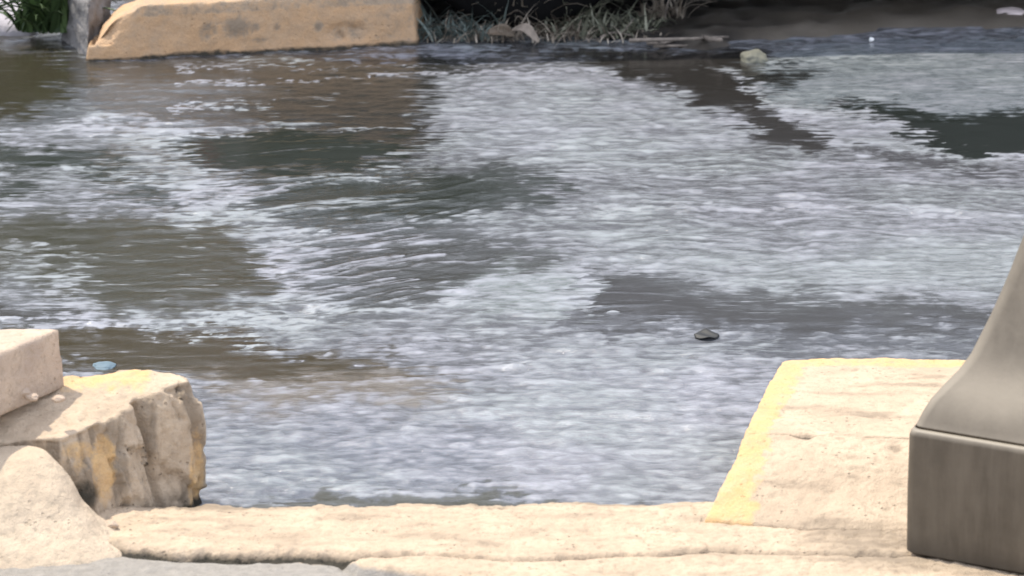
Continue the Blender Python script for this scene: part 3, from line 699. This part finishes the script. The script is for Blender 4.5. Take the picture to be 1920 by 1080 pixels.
pebble('scrap_or_sparkle', 1634, 74, .007, .007, .006, plain('sparkle white', (.8, .8, .78), .5, .05), 'tiny bright bead painted as a sparkle on the wet road edge', 'litter', 9, z=.006)  # white bead added to paint in a glint on the wet edge
pebble('scrap_or_sparkle', 195, 686, .024, .03, .006, plain('blue scrap', (.10, .15, .18), .7, .1), 'small blue scrap floating behind the broken kerb block', 'litter', 12)
# dark floating leaf
q = at(1325, 632, 0); o_ = curled('floating_leaf', (q.x, q.y, .004), .052, .022, R(8), .08, plain('wet dark leaf', (.008, .009, .008), .6, .2), .002); o_.rotation_euler = (R(8), 0, R(10))
tag(o_, 'small dark curled leaf floating alone in the rippled water above the kerb slab', 'leaf')
# crumbs of cement
crumbs = [(205, 985, .012), (35, 735, .016), (60, 745, .010), (110, 748, .009), (170, 774, .006), (190, 760, .006), (230, 752, .005), (95, 752, .007), (12, 745, .012), (50, 760, .008)]
cr0 = None
for i, (px, py, s_) in enumerate(crumbs[:1] + crumbs[1:4]):
    z = PZ + .004 if i == 0 else T + .006
    pebble('cement_crumb', px, py, s_ * 1.3, s_, s_ * .7, M_slab, ['pinkish cement crumb on the pavement below the broken kerb block', 'largest cement crumb at the foot of the raised slab', 'middle cement crumb at the foot of the raised slab', 'right cement crumb under the corner of the raised slab'][i], 'crumb', 20 + i, 'cement crumbs', z)

# ---------------------------------------------------------------- parked car whose shaded underside fills the top edge
car = empty('parked_car', (-.74, 12.0, .0), R(9))
tag(car, 'black parked car beyond the weeds, its dark underside at the top edge', 'car')
def prism(prof, y0_, y1_):
    bm = bmesh.new(); A = [bm.verts.new((x, y0_, z)) for x, z in prof]; B = [bm.verts.new((x, y1_, z)) for x, z in prof]
    bm.faces.new(A); bm.faces.new(B[::-1])
    for i in range(len(A)): bm.faces.new((A[i], B[i], B[(i + 1) % len(A)], A[(i + 1) % len(A)]))
    bmesh.ops.recalc_face_normals(bm, faces=bm.faces); return bm
body = [(0, .30), (.1, .22), (.42, .20), (.46, .42), (.58, .60), (.80, .66), (1.02, .60), (1.14, .42), (1.18, .20), (2.95, .20), (2.99, .42), (3.11, .60), (3.33, .66), (3.55, .60), (3.67, .42), (3.71, .2), (4.15, .25), (4.2, .5), (4.15, .86), (3.5, .95), (2.9, 1.0), (1.1, .98), (.25, .84), (.02, .62)]
bm = prism(body, 0, 1.72); o_ = bmobj('body', bm, M_blackpaint, car); bv = o_.modifiers.new('b', 'BEVEL'); bv.width = .03; bv.segments = 2; bv.limit_method = 'ANGLE'
cab = [(.95, .97), (1.55, 1.40), (2.0, 1.47), (2.7, 1.45), (3.45, .97)]
bm = prism(cab, .09, 1.63); o_ = bmobj('roof', bm, M_blackpaint, car); bv = o_.modifiers.new('b', 'BEVEL'); bv.width = .04; bv.segments = 2
for pr in ([(1.12, 1.0), (1.58, 1.34), (2.05, 1.39), (2.05, 1.0)], [(2.12, 1.0), (2.12, 1.39), (2.68, 1.37), (3.22, 1.0)]):
    bmobj('window', prism(pr, .082, .1), M_glass, car); bmobj('window', prism(pr, 1.62, 1.638), M_glass, car)
bmobj('underbody', prism([(.1, .17), (.45, .14), (1.2, .12), (2.9, .12), (3.8, .16), (4.1, .2), (4.1, .3), (.1, .3)], .26, 1.46), M_tyre, car)
def wheel(x, y, s_):
    bm = bmesh.new(); n = 32; pr = [(.19, -.1), (.29, -.105), (.315, -.08), (.32, 0), (.315, .08), (.29, .105), (.19, .1)]
    rg = [[bm.verts.new((r_ * math.cos(2 * PI * i / n), yy, r_ * math.sin(2 * PI * i / n))) for i in range(n)] for r_, yy in pr]
    for a_, b_ in zip(rg, rg[1:] + rg[:1]):
        for i in range(n): bm.faces.new((a_[i], a_[(i + 1) % n], b_[(i + 1) % n], b_[i]))
    wv = bmobj('wheel', bm, M_tyre, car, True); wv.location = (x, y, .325)
    bm = bmesh.new(); bmesh.ops.create_cone(bm, cap_ends=True, segments=24, radius1=.19, radius2=.17, depth=.04, matrix=Matrix.Rotation(R(90) * s_, 4, 'X'))
    r_ = bmobj('rim', bm, M_rim, wv); r_.location = (0, .07 * -s_, 0)
for x in (.80, 3.33): wheel(x, .16, 1); wheel(x, 1.59, -1)
for y in (.12, 1.35): 
    bm = prism([(-.012, .62), (.02, .60), (.06, .74), (.03, .76)], y, y + .25); bmobj('tail_light', bm, M_lamp, car)

# ---------------------------------------------------------------- far-off trees across the road (seen mirrored in the smooth water)
rng = random.Random(77); bm = bmesh.new(); tone = []
for i in range(26):
    cx = -16 + i * 1.3 + rng.uniform(-.5, .5); cy = rng.uniform(24, 28); hh = rng.uniform(5.5, 8.5)
    tube_bm(bm, [(cx, cy, 0), (cx + .1, cy, hh * .35), (cx, cy, hh * .7)], [.16, .12, .05]); tone += [.1] * 18
    for k in range(520):
        th = rng.uniform(0, 2 * PI); u_ = rng.uniform(-1, 1); rr_ = rng.random() ** .4
        p = Vector((cx + math.cos(th) * math.sqrt(1 - u_ * u_) * 1.5 * rr_, cy + math.sin(th) * math.sqrt(1 - u_ * u_) * 1.5 * rr_, hh * .56 + u_ * hh * .46 * rr_))
        s_ = rng.uniform(.12, .32); a_ = Vector((rng.gauss(0, 1), rng.gauss(0, 1), rng.gauss(0, 1))).normalized(); b_ = a_.orthogonal().normalized()
        c_ = a_.cross(b_)
        vs = [bm.verts.new(p + b_ * s_), bm.verts.new(p + c_ * s_ * .6), bm.verts.new(p - b_ * s_), bm.verts.new(p - c_ * s_ * .6)]
        bm.faces.new(vs); tone += [rng.random()] * 4
me = bpy.data.meshes.new('far_trees'); bm.to_mesh(me); bm.free(); set_attrs(me, {'tone': tone})
o_ = link('far_trees', me, leafmat('tree leaves', (.03, .04, .018), (.09, .095, .05)), None, False)
tag(o_, 'far row of dense dark green trees across the road', 'trees', kind='stuff')
